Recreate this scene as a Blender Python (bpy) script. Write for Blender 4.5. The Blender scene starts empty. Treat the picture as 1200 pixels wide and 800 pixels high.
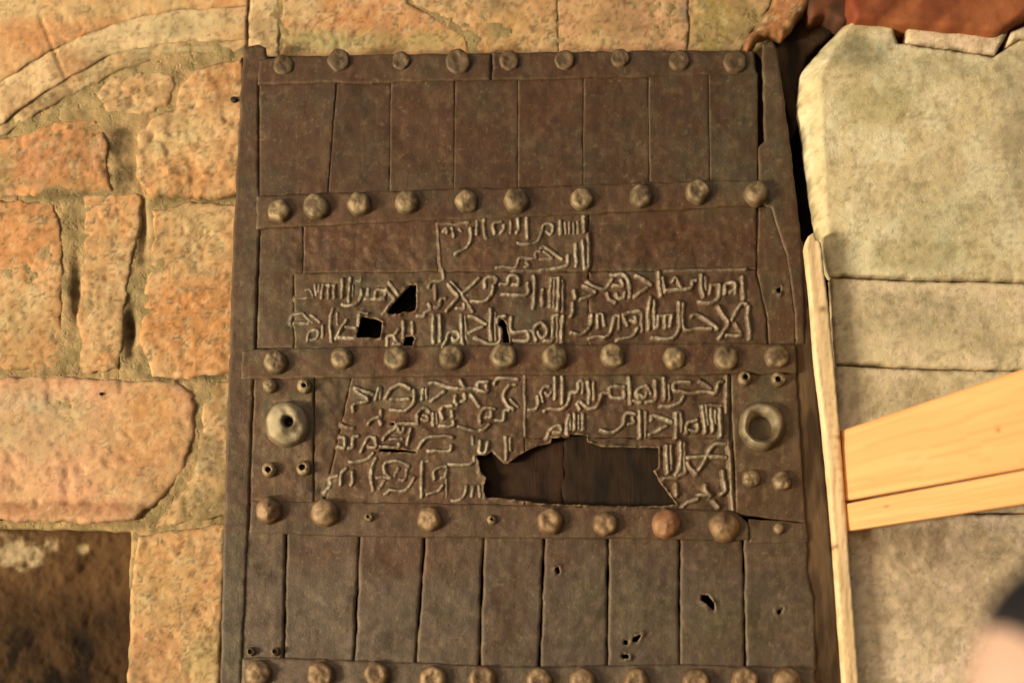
import bpy, math, random
import numpy as np
from mathutils import Vector, Matrix
random.seed(7)
S = bpy.context.scene
C = S.collection

# ---------------------------------------------------------------- camera
PITCH, ROLL, F, D = math.radians(17.5), math.radians(-2.0), 1500.0, 3.05
fw = np.array([0, math.cos(PITCH), math.sin(PITCH)])
r0 = np.array([1.0, 0, 0]); u0 = np.array([0, -math.sin(PITCH), math.cos(PITCH)])
rt = r0 * math.cos(ROLL) + u0 * math.sin(ROLL)
up = -r0 * math.sin(ROLL) + u0 * math.cos(ROLL)
TARGET = np.array([0, 0, 2.5])
CAM = TARGET - fw * D
cd = bpy.data.cameras.new('camera'); cam = bpy.data.objects.new('camera', cd); C.objects.link(cam)
cam.matrix_world = Matrix(((rt[0], up[0], -fw[0], CAM[0]), (rt[1], up[1], -fw[1], CAM[1]), (rt[2], up[2], -fw[2], CAM[2]), (0, 0, 0, 1)))
cd.sensor_width = 36; cd.sensor_fit = 'HORIZONTAL'; cd.lens = 36 * F / 1200.0
cd.clip_start = 0.02; cd.clip_end = 500
cd.dof.use_dof = True; cd.dof.focus_distance = D + 0.02; cd.dof.aperture_fstop = 1.35
S.camera = cam

# ---------------------------------------------------------------- light
w = bpy.data.worlds.new('World'); S.world = w; w.use_nodes = True
nt = w.node_tree; sky = nt.nodes.new('ShaderNodeTexSky'); sky.sky_type = 'NISHITA'; sky.sun_disc = False
sky.sun_elevation = math.radians(24); sky.sun_rotation = math.radians(215)
sky.dust_density = 3.0; sky.ozone_density = 0.6
bg = nt.nodes['Background']; bg.inputs['Strength'].default_value = 0.06
nt.links.new(sky.outputs[0], bg.inputs[0])
# daylight thrown back off the sunlit paving outside the gateway: comes from low on the left
ld = bpy.data.lights.new('daylight_from_the_gateway', 'AREA'); ld.shape = 'RECTANGLE'; ld.size = 2.6; ld.size_y = 1.8
ld.energy = 2280; ld.color = (1.0, 0.895, 0.70)
lo = bpy.data.objects.new('daylight_from_the_gateway', ld); C.objects.link(lo)
lo.location = (-9.0, -5.0, 0.1)
lo.rotation_euler = (Vector((0.1, 0, 2.5)) - Vector(lo.location)).to_track_quat('-Z', 'Y').to_euler()
S.view_settings.view_transform = 'Standard'; S.view_settings.look = 'None'
S.view_settings.exposure = 0.0; S.view_settings.gamma = 1.0
S.cycles.use_denoising = True
S.cycles.filter_width = 1.5

# ---------------------------------------------------------------- helpers
def at(px, py, Y):
    """photo pixel(s) -> world point(s) on the plane y = Y"""
    px = np.asarray(px, float); py = np.asarray(py, float)
    a = (px - 600) / F; b = (400 - py) / F
    d = fw[None, :] + a.reshape(-1, 1) * rt[None, :] + b.reshape(-1, 1) * up[None, :]
    t = (np.broadcast_to(np.asarray(Y, float), a.reshape(-1).shape) - CAM[1]) / d[:, 1]
    return CAM[None, :] + d * t[:, None]

_tab = np.random.RandomState(11).rand(256, 256)
def vn(x, y, seed=0):
    x = np.asarray(x, float) + seed * 17.31; y = np.asarray(y, float) + seed * 9.77
    xi = np.floor(x).astype(int); yi = np.floor(y).astype(int)
    fx = x - xi; fy = y - yi
    fx = fx * fx * fx * (fx * (fx * 6 - 15) + 10); fy = fy * fy * fy * (fy * (fy * 6 - 15) + 10)
    g = lambda i, j: _tab[i & 255, j & 255]
    return ((g(xi, yi) * (1 - fx) + g(xi + 1, yi) * fx) * (1 - fy) + (g(xi, yi + 1) * (1 - fx) + g(xi + 1, yi + 1) * fx) * fy) * 2 - 1
def fbm(x, y, s, seed=0, oct=4, gain=.5):
    v = 0; a = 1; t = 0
    for k in range(oct):
        c, sn = math.cos(k * .9), math.sin(k * .9)
        v = v + a * vn((x * c - y * sn) / s, (x * sn + y * c) / s, seed + k * 3); t += a; a *= gain; s /= 2.03
    return v / t
def sst(a, b, x):
    t = np.clip((x - a) / (b - a), 0, 1); return t * t * (3 - 2 * t)
def lin(c):
    c = np.asarray(c, float) / 255; return np.where(c <= .04045, c / 12.92, ((c + .055) / 1.055) ** 2.4)
def mixc(c, col, m): return c * (1 - m[:, None]) + np.asarray(col)[None, :] * m[:, None]

def empty(name, loc, label, cat, group=None):
    o = bpy.data.objects.new(name, None); C.objects.link(o); o.location = loc
    o['label'] = label; o['category'] = cat
    if group: o['group'] = group
    return o
def link(name, me, mat, parent=None):
    o = bpy.data.objects.new(name, me); C.objects.link(o)
    me.materials.append(mat)
    if parent:
        o.parent = parent; o.matrix_parent_inverse = Matrix.Translation(-parent.location)
    return o
def mesh_from(name, v, f, col=None, smooth=True):
    me = bpy.data.meshes.new(name); me.from_pydata(v.tolist() if hasattr(v, 'tolist') else v, [], f.tolist() if hasattr(f, 'tolist') else f)
    if col is not None:
        a = me.color_attributes.new('Col', 'FLOAT_COLOR', 'POINT')
        a.data.foreach_set('color', np.c_[np.clip(col, 0, 1), np.ones(len(col))].astype(np.float32).ravel())
    if smooth: me.polygons.foreach_set('use_smooth', np.ones(len(me.polygons), bool))
    me.update(); return me

def roughen(poly, wob, seed, step=5.0):
    P = np.array(poly, float); out = []
    for i in range(len(P)):
        a, b = P[i], P[(i + 1) % len(P)]; L = np.hypot(*(b - a)); n = max(1, int(L / step))
        nrm = np.array([-(b - a)[1], (b - a)[0]]) / max(L, 1e-6)
        for k in range(n):
            p = a + (b - a) * k / n
            if k > 0:
                p = p + nrm * wob * (vn(p[:1] / 9, p[1:] / 9, seed)[0] + .6 * vn(p[:1] / 27, p[1:] / 27, seed + 5)[0])
            out.append(p)
    return np.array(out)
def inside(x, y, P):
    r = np.zeros(len(x), bool); j = len(P) - 1
    for i in range(len(P)):
        xi, yi = P[i]; xj, yj = P[j]
        if yi != yj: r ^= ((yi > y) != (yj > y)) & (x < (xj - xi) * (y - yi) / (yj - yi) + xi)
        j = i
    return r
def nearest(x, y, P):
    """distance and nearest point on polygon outline"""
    best = np.full(len(x), 1e9); nx = x.copy(); ny = y.copy()
    A = P; B = np.roll(P, -1, 0)
    for a, b in zip(A, B):
        d = b - a; L = d @ d
        if L < 1e-9: continue
        t = np.clip(((x - a[0]) * d[0] + (y - a[1]) * d[1]) / L, 0, 1)
        qx = a[0] + t * d[0]; qy = a[1] + t * d[1]; dd = (x - qx) ** 2 + (y - qy) ** 2
        m = dd < best; best[m] = dd[m]; nx[m] = qx[m]; ny[m] = qy[m]
    return np.sqrt(best), nx, ny

def slab(name, poly, Y, mat, colfn, hfn, parent=None, res=2.0, edge=(2, .0015), thick=.012, holes=(), wob=.6, seed=1, hole_w=1.2, raw=False):
    P = poly if raw else roughen(poly, wob, seed)
    P = np.asarray(P, float)
    x0, y0 = P.min(0); x1, y1 = P.max(0)
    nxn = max(3, int(math.ceil((x1 - x0) / res)) + 1); nyn = max(3, int(math.ceil((y1 - y0) / res)) + 1)
    gx, gy = np.meshgrid(np.linspace(x0, x1, nxn), np.linspace(y0, y1, nyn)); X = gx.ravel(); Yp = gy.ravel()
    i, j = np.meshgrid(np.arange(nxn - 1), np.arange(nyn - 1)); a = (j * nxn + i).ravel()
    quads = np.c_[a, a + 1, a + 1 + nxn, a + nxn]
    cx = X[quads].mean(1); cy = Yp[quads].mean(1)
    keep = inside(cx, cy, P)
    hs = []
    for h in holes:
        H = np.asarray(h, float)
        if H[:, 0].max() < x0 or H[:, 0].min() > x1 or H[:, 1].max() < y0 or H[:, 1].min() > y1: continue
        hs.append(H); keep &= ~inside(cx, cy, H)
    q = quads[keep]
    cnt = np.zeros(len(X), int); np.add.at(cnt, q.ravel(), 1)
    bd = (cnt > 0) & (cnt < 4)
    d, qx, qy = nearest(X, Yp, P)
    dh = np.full(len(X), 1e9); hx = X.copy(); hy = Yp.copy()
    for H in hs:
        e, ax, ay = nearest(X, Yp, H); m = e < dh; dh[m] = e[m]; hx[m] = ax[m]; hy[m] = ay[m]
    m = bd & (d <= dh); X = X.copy(); Yp = Yp.copy()
    X[m] = qx[m]; Yp[m] = qy[m]
    m2 = bd & (dh < d); X[m2] = hx[m2]; Yp[m2] = hy[m2]
    dd = np.where(bd, 0, d); dd2 = np.where(bd, np.where(dh < d, 0, dh), dh)
    t = np.clip(1 - dd / edge[0], 0, 1); drop = edge[1] * (1 - np.sqrt(np.clip(1 - t * t, 0, 1)))
    # a torn sheet curls forward a little along its torn rim
    curl = (-.0035 - .004 * vn(X / 9, Yp / 9, 7) - .003 * vn(X / 3, Yp / 3, 8)) * np.clip(1 - dd2 / 4.5, 0, 1) ** 1.3 if hs else 0
    used = np.where(cnt > 0)[0]; remap = -np.ones(len(X), int); remap[used] = np.arange(len(used))
    X = X[used]; Yp = Yp[used]; drop = drop[used]; dd = dd[used]; dd2 = dd2[used]
    if hs: curl = curl[used]
    v = at(X, Yp, Y); h = hfn(X, Yp); v[:, 1] += -h + drop + curl
    col = colfn(X, Yp, h, np.minimum(dd, 60))
    if hs: col = mixc(col, lin((150, 122, 88)), .45 * np.clip(1 - dd2 / 2.2, 0, 1))
    q = remap[q]
    e = np.concatenate([q[:, [0, 1]], q[:, [1, 2]], q[:, [2, 3]], q[:, [3, 0]]])
    key = np.sort(e, 1); k = key[:, 0].astype(np.int64) * (len(X) + 1) + key[:, 1]
    _, inv, c = np.unique(k, return_inverse=True, return_counts=True)
    be = e[c[inv] == 1]
    bv = np.unique(be); mp = -np.ones(len(X), int); mp[bv] = np.arange(len(bv)) + len(X)
    vb = v[bv].copy(); vb[:, 1] += thick
    rim = np.c_[be[:, 1], be[:, 0], mp[be[:, 0]], mp[be[:, 1]]]
    V = np.vstack([v, vb]); CC = np.vstack([col, col[bv] * .9])
    fc = np.vstack([q[:, ::-1], rim[:, ::-1]])
    me = mesh_from(name, V, fc, CC)
    return link(name, me, mat, parent)

# ---------------------------------------------------------------- materials
def mat_col(name, rough=.8, metal=0., spec=.3, grain=120., bump=.35, bdist=.004, mott=.25, mscale=30., streak=None, pits=0., attr=True, base=(.5, .5, .5), rvar=.15):
    m = bpy.data.materials.new(name); m.use_nodes = True; n = m.node_tree.nodes; L = m.node_tree.links
    b = n['Principled BSDF']; tc = n.new('ShaderNodeTexCoord'); geo = n.new('ShaderNodeNewGeometry')
    b.inputs['Metallic'].default_value = metal
    b.inputs['Specular IOR Level'].default_value = spec
    mp = n.new('ShaderNodeMapping'); L.new(geo.outputs['Position'], mp.inputs[0])
    if streak: mp.inputs['Scale'].default_value = streak
    if attr:
        at_ = n.new('ShaderNodeAttribute'); at_.attribute_name = 'Col'; src = at_.outputs['Color']
    else:
        rgb = n.new('ShaderNodeRGB'); rgb.outputs[0].default_value = (*base, 1); src = rgb.outputs[0]
    n1 = n.new('ShaderNodeTexNoise'); n1.inputs['Scale'].default_value = mscale; n1.inputs['Detail'].default_value = 8; n1.inputs['Roughness'].default_value = .65
    L.new(mp.outputs[0], n1.inputs['Vector'])
    mr = n.new('ShaderNodeMapRange'); mr.inputs['From Min'].default_value = .25; mr.inputs['From Max'].default_value = .75
    mr.inputs['To Min'].default_value = 1 - mott; mr.inputs['To Max'].default_value = 1 + mott; L.new(n1.outputs['Fac'], mr.inputs['Value'])
    vm = n.new('ShaderNodeVectorMath'); vm.operation = 'SCALE'; L.new(src, vm.inputs[0]); L.new(mr.outputs[0], vm.inputs['Scale'])
    L.new(vm.outputs[0], b.inputs['Base Color'])
    n2 = n.new('ShaderNodeTexNoise'); n2.inputs['Scale'].default_value = grain; n2.inputs['Detail'].default_value = 6; n2.inputs['Roughness'].default_value = .7
    L.new(mp.outputs[0], n2.inputs['Vector'])
    hgt = n2.outputs['Fac']
    if pits:
        vo = n.new('ShaderNodeTexNoise'); vo.inputs['Scale'].default_value = grain * .45; vo.inputs['Detail'].default_value = 3; L.new(mp.outputs[0], vo.inputs['Vector'])
        cr = n.new('ShaderNodeMapRange'); cr.inputs['From Min'].default_value = .3; cr.inputs['From Max'].default_value = .42; cr.inputs['To Min'].default_value = -pits; cr.inputs['To Max'].default_value = 0
        L.new(vo.outputs['Fac'], cr.inputs['Value']); ad = n.new('ShaderNodeMath'); ad.operation = 'ADD'; L.new(hgt, ad.inputs[0]); L.new(cr.outputs[0], ad.inputs[1]); hgt = ad.outputs[0]
    bp = n.new('ShaderNodeBump'); bp.inputs['Strength'].default_value = bump; bp.inputs['Distance'].default_value = bdist
    L.new(hgt, bp.inputs['Height']); L.new(bp.outputs[0], b.inputs['Normal'])
    rr = n.new('ShaderNodeMapRange'); rr.inputs['To Min'].default_value = rough - rvar; rr.inputs['To Max'].default_value = min(1, rough + rvar); L.new(n1.outputs['Fac'], rr.inputs['Value']); L.new(rr.outputs[0], b.inputs['Roughness'])
    return m
M_IRON = mat_col('aged_iron', rough=.52, metal=.28, spec=.45, grain=260, bump=.55, bdist=.003, mott=.18, mscale=60, streak=(1, 1, .8))
M_STONE = mat_col('weathered_sandstone', rough=.92, spec=.12, grain=170, bump=.34, bdist=.003, mott=.12, mscale=40, pits=.5, rvar=.06)
M_PIER = mat_col('dressed_limestone', rough=.92, spec=.12, grain=200, bump=.45, bdist=.003, mott=.12, mscale=48, pits=.5, rvar=.06)
M_MORTAR = mat_col('lime_mortar', rough=.95, spec=.08, grain=130, bump=.6, bdist=.007, mott=.18, mscale=36, pits=.6, rvar=.04)
M_OLDWOOD = mat_col('old_dark_wood', rough=.8, spec=.2, grain=90, bump=.6, bdist=.004, mott=.3, mscale=30, streak=(1, 1, .1))
M_NEWWOOD = mat_col('pale_sawn_wood', rough=.65, spec=.25, grain=60, bump=.25, bdist=.002, mott=.06, mscale=22, streak=(1, 1, .07))
M_PLY = mat_col('orange_varnished_board', rough=.55, spec=.3, grain=55, bump=.05, bdist=.001, mott=.03, mscale=14, streak=(.12, .12, 1.6))
M_PAINT = mat_col('red_painted_timber', rough=.7, spec=.25, grain=60, bump=.4, bdist=.004, mott=.2, mscale=18)

# ---------------------------------------------------------------- iron relief
def Hd(x, y):
    x = np.asarray(x, float); y = np.asarray(y, float)
    t = sst(250, 270, y) * sst(600, 585, y) * sst(320, 350, x) * sst(900, 870, x) * (1 - .8 * np.exp(-((y - 422) / 18) ** 4))
    return .0050 * fbm(x, y, 90, 3, 3) + (.0016 + .001 * t) * fbm(x, y, 26, 8, 3) + .0005 * fbm(x, y, 7, 14, 2) + t * .0020 * fbm(x, y, 11, 18, 2)
RED = lin((98, 60, 34)); BRN = lin((93, 65, 41)); GRY = lin((102, 89, 63)); GRN = lin((108, 112, 84)); DK = lin((58, 43, 27)); TAN = lin((184, 158, 112))
RBL = [(430, 290, 70, 28), (780, 280, 80, 30), (560, 420, 150, 10), (760, 335, 60, 20), (620, 130, 100, 50), (700, 480, 60, 14), (450, 480, 40, 16), (490, 660, 80, 28), (800, 235, 60, 12),
       (370, 650, 30, 20), (440, 650, 30, 24), (655, 655, 20, 16), (700, 420, 200, 12), (590, 300, 60, 14), (880, 280, 30, 20), (660, 430, 60, 6), (600, 720, 30, 40)]
GBL = [(300, 350, 22, 120), (340, 380, 30, 60), (450, 335, 90, 12), (620, 370, 30, 12), (760, 320, 60, 8), (900, 500, 45, 90), (330, 500, 40, 60), (880, 130, 30, 60), (850, 200, 60, 50), (470, 465, 80, 16),
       (740, 445, 60, 10), (570, 120, 30, 20), (275, 650, 12, 200), (640, 50, 300, 8), (520, 395, 40, 20), (905, 180, 14, 150), (560, 540, 40, 30), (700, 700, 40, 20), (850, 735, 70, 30)]
def iron_col(tint=0, lift=0):
    def f(x, y, h, d):
        n = fbm(x, y, 45, 21, 4); n2 = fbm(x, y, 14, 31, 3)
        c = np.tile(BRN * (1 + lift), (len(x), 1))
        mr = np.zeros(len(x)); mg = np.zeros(len(x))
        for cx, cy, a, b in RBL: mr = np.maximum(mr, np.exp(-((x - cx) / a) ** 2 - ((y - cy) / b) ** 2))
        for cx, cy, a, b in GBL: mg = np.maximum(mg, np.exp(-((x - cx) / a) ** 2 - ((y - cy) / b) ** 2))
        low = sst(560, 700, y)
        c = mixc(c, lin((98, 84, 68)), .75 * low)
        c = mixc(c, RED, np.clip(sst(-.1, .45, n + .5 * n2 - .25) * .35 + mr * .7 * (1 + n2), 0, .85) * (1 - .45 * low))
        c = mixc(c, GRY, np.clip(sst(-.1, .5, -n + .4 * n2 - .1) * .3 + mg * .6 * (1 + 1.2 * n2), 0, .9))
        c = mixc(c, DK, .38 * sst(.05, .6, n2 - n * .3)); st = vn(x / 2.2, y / 17, 88) + .6 * vn(x / 5, y / 40, 89); c = mixc(c, DK, .12 * sst(.2, .9, st)); c = mixc(c, TAN, .06 * sst(.3, 1.1, -st)); bl = fbm(x, y, 9, 95, 3); c = mixc(c, DK, .22 * sst(.1, .5, bl)); c = mixc(c, TAN, .09 * sst(.15, .55, -bl))
        sp = vn(x / 3.1, y / 3.1, 77) + .5 * vn(x / 1.7, y / 1.7, 5)
        c = mixc(c, TAN, .22 * sst(.75, 1.2, sp))
        c = mixc(c, TAN, .12 * np.clip(1 - d / 1.6, 0, 1) * (1 + n2))
        return c * (1 + tint)
    return f

HOLES = []
def hz(pts, ox, oy, s): HOLES.append(roughen([(ox + a / s, oy + b / s) for a, b in pts], .5, 40 + len(HOLES), 2.5))
hz([(240,190),(310,185),(300,300),(295,430),(180,440),(150,465),(30,460),(45,420),(100,350)], 450, 310, 8)
hz([(745,490),(860,500),(945,540),(930,690),(700,690),(720,590)], 330, 310, 8)
hz([(200,680),(270,670),(290,700),(270,760),(175,765)], 450, 310, 8)
hz([(1110,510),(1150,560),(1180,740),(1115,735),(1110,600),(1065,570),(1080,530)], 450, 310, 8)
hz([(80,170),(130,170),(160,150),(225,212),(250,212),(300,170),(400,120),(470,105),(475,80),(560,78),(570,60),(660,65),(660,100),(740,125),(1030,130),(1030,230),(1000,250),(1060,340),(1125,430),(900,440),(600,430),(420,425),(300,405),(130,390),(120,340),(135,290),(100,250),(95,200)], 540, 495, 4.444)
BIG = HOLES[-1]
hz([(665,290),(690,290),(712,320),(712,345),(690,330),(665,310)], 600, 600, 3)
hz([(390,460),(395,448),(410,450),(405,468)], 600, 600, 3)
hz([(425,440),(460,425),(440,455),(425,455)], 600, 600, 3)
hz([(385,500),(410,498),(414,512),(390,514)], 600, 600, 3)
hz([(930,345),(957,336),(940,362)], 600, 600, 3)
hz([(150,195),(165,190),(170,212),(158,218)], 600, 600, 3)
hz([(600,207),(800,207),(950,228),(940,247),(760,238),(600,227)], 370, 500, 8)
hz([(1025,335),(1050,320),(1047,352)], 600, 240, 3.333)
hz([(705,475),(735,475),(738,505),(708,508)], 370, 435, 8)

door = empty('iron_door', at([600], [800], 0)[0] * np.array([1, 1, 0]),
             'tall ancient door leaf sheathed in dark riveted iron plates with raised Kufic inscription', 'door')
door['kind'] = 'thing'
dl = Vector(door.location)
# backing
core_col = lambda a, b: (lambda x, y, h, d: mixc(np.tile(lin(a), (len(x), 1)), lin(b), sst(-.3, .5, fbm(x / 1, y / 5, 12, 50, 3))))
slab('wooden_core', [(292,66),(886,62),(912,95),(926,190),(938,280),(946,350),(955,480),(968,600),(976,700),(982,835),(265,835),(270,600),(278,300)], .052, M_OLDWOOD,
     core_col((34, 24, 16), (22, 15, 10)), lambda x, y: .003 * fbm(x, y, 30, 4, 3), door, res=6, thick=.04, wob=.5)  # near-black wood tone stands in for the shade inside the holes
slab('backing_board', [(548,500),(662,500),(660,604),(548,604)], .020, M_OLDWOOD, core_col((58, 38, 23), (42, 28, 17)), lambda x, y: .004 * fbm(x, y, 18, 4, 3), door, res=3, thick=.02)
slab('backing_board', [(660.5,498),(812,498),(812,606),(658.5,606)], .0215, M_OLDWOOD, core_col((52, 37, 23), (36, 26, 16)), lambda x, y: .004 * fbm(x, y, 22, 9, 3), door, res=3, thick=.02)
# wooden edge of the leaf beyond the plates, right
slab('edge_board', [(918,268),(941,282),(949,350),(958,430),(966,520),(975,620),(984,730),(990,835),(940,835),(936,600),(930,400)], .005, M_OLDWOOD,
     core_col((108, 84, 58), (70, 52, 34)), lambda x, y: .002 * fbm(x, y / 4, 8, 9, 3), door, res=3, thick=.05, edge=(3, .004))

PL = []
def plate(poly, Y=0., tint=0., res=1.7, name='iron_plate', seed=None, edge=(1.6, .0012), lift=0, wob=.7):
    s = seed or len(PL) + 1; PL.append(1)
    rs = np.random.RandomState(s); a, b, c = rs.uniform(-1, 1, 3)
    P = np.array(poly, float); cx, cy = P.mean(0)
    hf = lambda x, y: Hd(x, y) + .0000120 * (a * (x - cx) + b * (y - cy)) + .0006 * c
    return slab(name, poly, Y, M_IRON, iron_col(tint + .05 * c, lift), hf, door, res=res, holes=HOLES, seed=s, edge=edge, thick=.006, wob=wob)
under = slab('under_sheet', [(300,72),(575,68),(884,64),(888,240),(905,300),(915,400),(930,440),(938,520),(942,606),(860,604),(700,598),(380,594),(290,592),(297,440),(300,268)], .0075, M_IRON, iron_col(-.12), lambda x, y: Hd(x, y), door, res=3, holes=HOLES, seed=77, thick=.004)
# stiles
plate([(285,54),(302,51),(311,55),(313,70),(303,96),(303,200),(304,268),(299,400),(297,450),(291,620),(284,770),(282,835),(257,835),(260,700),(264,560),(268,430),(274,250),(279,150)], -.004, -.08, name='edge_plate', edge=(3, .004))
plate([(893,52),(905,48),(912,60),(916,95),(928,188),(938,264),(942,330),(945,404),(932,404),(931,370),(926,330),(922,298),(912,270),(904,244),(889,238),(889,172),(896,165),(894,90)], .000, -.06, name='edge_plate', edge=(3, .003))
plate([(889,243),(905,243),(913,271),(923,299),(927,331),(932,370),(932,404),(901,404),(899,372),(893,350),(887,320)], .003, .0)
# top row
xs_t = [304, 395, 458, 533, 607, 684, 760, 830, 888]; xs_b = [304, 384, 457, 532, 607, 683, 761, 832, 888]
ty = lambda x: 97 - (x - 300) * .015; b2t = lambda x: np.interp(x, [300,462,612,880], [229,224,219,211]); b2b = lambda x: np.interp(x, [305,460,621,840,885], [268,260,254,243,241])
for k in range(8):
    g = .1
    plate([(xs_t[k]+g, ty(xs_t[k])-3), (xs_t[k+1]-g, ty(xs_t[k+1])-3), (xs_b[k+1]-g, b2t(xs_b[k+1])+4), (xs_b[k]+g, b2t(xs_b[k])+4)], .0004 * (k % 2) , -.12, lift=-.05, wob=.35, edge=(1.2, .0009))
# between band 2 and 3
plate([(305,262),(355.2,262),(354.5,320),(344.4,322),(344.4,408),(301,408)], .001, 0.02)
plate([(356,258),(512,254),(513.6,318),(355,320)], 0, -.05)
plate([(513,253),(689,248),(689,318),(514,318)], -.0012, 0, res=1.5)
plate([(690,247),(886,240),(886,316),(690,318)], .0008, -.03)
plate([(345,319.5),(512,318.5),(689.4,318.5),(689.4,408),(345,409)], -.0008, .03, res=1.5)
plate([(690,318.5),(885,316.5),(892,350),(898,374),(899,406),(690,407)], 0, 0, res=1.5)
# between band 3 and 4
plate([(299,441),(368,440),(367.2,590),(293,590)], -.001, .05)
plate([(369,441),(412.2,440),(399,500),(385,560),(378.5,590),(368,590)], .0012, .0)
plate([(413,439),(614.4,437),(614.4,596),(380,592),(386,560),(400,500)], -.0006, .04, res=1.5)
plate([(615,437),(855,437),(855,512),(615,512.2)], 0, .0, res=1.5)
plate([(615,512.8),(855,512.5),(861.5,602),(615,597)], .001, .02, res=1.5)
plate([(856,436),(933,436),(938,510),(941,560),(945,612),(863,602),(860,520)], -.0014, .06)
# lower row
bt = [285, 335, 422, 498, 567, 638, 713, 796, 871, 947]; bb = [283, 332, 415, 487, 562, 632, 712, 797, 874, 958]
b4b = lambda x: np.interp(x, [290,420,620,860,947], [625,628,631,634,622]); b5t = lambda x: np.interp(x, [283,450,620,800,958], [770,774,780,779,781])
for k in range(9):
    g = 1.0 if k else .3; g1 = 1.0 if k < 8 and k > 0 else .4
    p = [(bt[k]+g, b4b(bt[k])-5), (bt[k+1]-g1, b4b(bt[k+1])-5)]
    if k == 8: p += [(947,667),(955,700)]
    p += [(bb[k+1]-g1, b5t(bb[k+1])+6), (bb[k]+g, b5t(bb[k])+6)]
    plate(p, .0016 * (k % 2) - .0006, 0, edge=(3, .003), wob=.9, res=1.8)
# straps
def band(poly, tint=.0, Y=-.0065): return plate(poly, Y, tint, name='iron_strap', edge=(2.6, .0028), wob=.9)
band([(304,70),(330,67),(400,64),(576,62),(575,93),(440,96),(302,99)], -.06)
band([(577,61),(700,60),(884,59),(888,86),(760,90),(577,93)], -.08, -.0055)
band([(300,229),(462,224),(612,219),(750,214),(888,211),(900,240),(840,243),(740,248),(621,254),(460,260),(300,268)], -.02)
band([(283,409),(400,406),(620,404),(850,402),(932,404),(934,437),(800,438),(620,439),(460,441),(282,445)], .02)
band([(294,585),(420,587),(620,592),(790,596),(862,600),(876,612),(878,632),(850,632),(620,630),(420,628),(291,624)], .04)
plate([(877,608),(946,612),(947,634),(879,636)], -.003, .02, name='iron_strap')
band([(283,771),(300,769),(450,775),(620,781),(800,778),(955,783),(962,840),(280,840)], .04)

# ---------------------------------------------------------------- studs
STOP = lin((176, 152, 110)); SRED = lin((158, 108, 70))
def stud(px, py, r, hgt=None, hole=0, red=0., name='stud', Y=-.0065, sides=None, peak=.5, ring=False, dish=0., tone=None):
    rs = np.random.RandomState(int(px * 7 + py)); na, nr = 28, 9
    hgt = (r * .00132) if hgt is None else hgt
    sides = sides or rs.choice([5, 6, 7, 8]); ph = rs.uniform(0, 6.28)
    ox, oy = rs.uniform(-.16, .16, 2) * r
    th = np.arange(na) * 2 * math.pi / na; vs = []; cs = []; fs = []
    poly = np.cos(math.pi / sides) / np.cos(((th + ph) % (2 * math.pi / sides)) - math.pi / sides)
    rad = r * ((poly * .5 + .5) * (1 + .05 * np.interp(th, np.linspace(0, 6.29, 9), np.r_[rs.uniform(-1, 1, 8), 0])))
    nrr = nr
    rows = []; wl = rs.uniform(.6, 1.0)
    inner = hole / r if hole else 0
    for k in range(nr + 1):
        t = 1 - k / nr * (1 - inner)
        x = px + rad * t * np.cos(th) + ox * (1 - t); y = py + rad * t * np.sin(th) + oy * (1 - t)
        if ring:
            s = (t - inner) / (1 - inner); hh = hgt * (np.sin(math.pi * min(1, max(0, s)) ** .9) ** .75) + (0 if s > .5 else -.006 * (1 - s))
        else:
            dome = math.sqrt(max(0, 1 - t * t)); cone = 1 - t
            hh = hgt * ((1 - peak) * dome + peak * cone * 1.05)
            hh = hgt * (1 - max(0., 1 - hh / hgt) ** 1.6)
            if dish: hh = hh * 1.0 - hgt * dish * math.exp(-(t / .55) ** 2)
            if hole and k == nr: hh = hh * .3
            elif hole and k == nr - 1: hh = hh * .95
        facet = 1 + .5 * (poly - poly.mean()) * t * (1 if t < .95 else 0)
        nz = fbm(x, y, r * .7, int(px) % 50, 3)
        h = hh * facet + (nz + .6 * fbm(x, y, r * .33, int(px) % 40 + 3, 2)) * .0042 * (r / 16) * min(1, (1 - t) * 4 + .1) * min(1, t * 2.2) - (.006 if k == 0 else 0)
        P = at(x, y, Y); P[:, 1] -= h + Hd(x, y)
        rows.append(P); vs.append(P)
        wear = np.clip(.5 + 1.3 * nz + .25 * vn(x / 2.5, y / 2.5, 66) + .3 * math.exp(-((t - .72) / .2) ** 2), 0, 1) * (.45 if k < 2 else 1) * wl
        c = mixc(np.tile(lin((98, 78, 52)), (na, 1)), tone if tone is not None else STOP, wear * .8); c = mixc(c, SRED, np.clip(red + .25 * nz, 0, 1) * np.ones(na))
        cs.append(c)
    V = np.vstack(vs); CC = np.vstack(cs)
    for k in range(nr):
        for i in range(na):
            j = (i + 1) % na; fs.append((k * na + i, (k + 1) * na + i, (k + 1) * na + j, k * na + j))
    if not hole: fs.append(tuple(nr * na + i for i in range(na))[::1])
    else:
        c = V[nr * na:].mean(0) + np.array([0, .012, 0]); V = np.vstack([V, c]); CC = np.vstack([CC, lin((20, 14, 9))]); n0 = len(V) - 1
        CC[nr * na:nr * na + na] = lin((50, 38, 24))
        for i in range(na): fs.append((nr * na + i, n0, nr * na + (i + 1) % na))
    return link(name, mesh_from(name, V, fs, CC), M_IRON, door)
R1 = [(332,77,13),(397,71,15),(470,71,12),(537,73,16),(597,71,13),(662,71,13),(727,69,12),(796,72,13),(861,73,15)]
R2 = [(328,248,15.5),(371,243,16.5),(421,240,16),(477,238,15),(547,237,15.5),(605,236,16.5),(682,234,14.5),(751,231,15),(817,226,16),(885,228,15.5)]
R3 = [(324,425,15.5),(401,420,14.5),(464,420,16.5),(529,419,16),(590,418,17.5),(650,419,16.5),(718,417,16.5),(790,420,15),(850,420,16),(910,418,16)]
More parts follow.
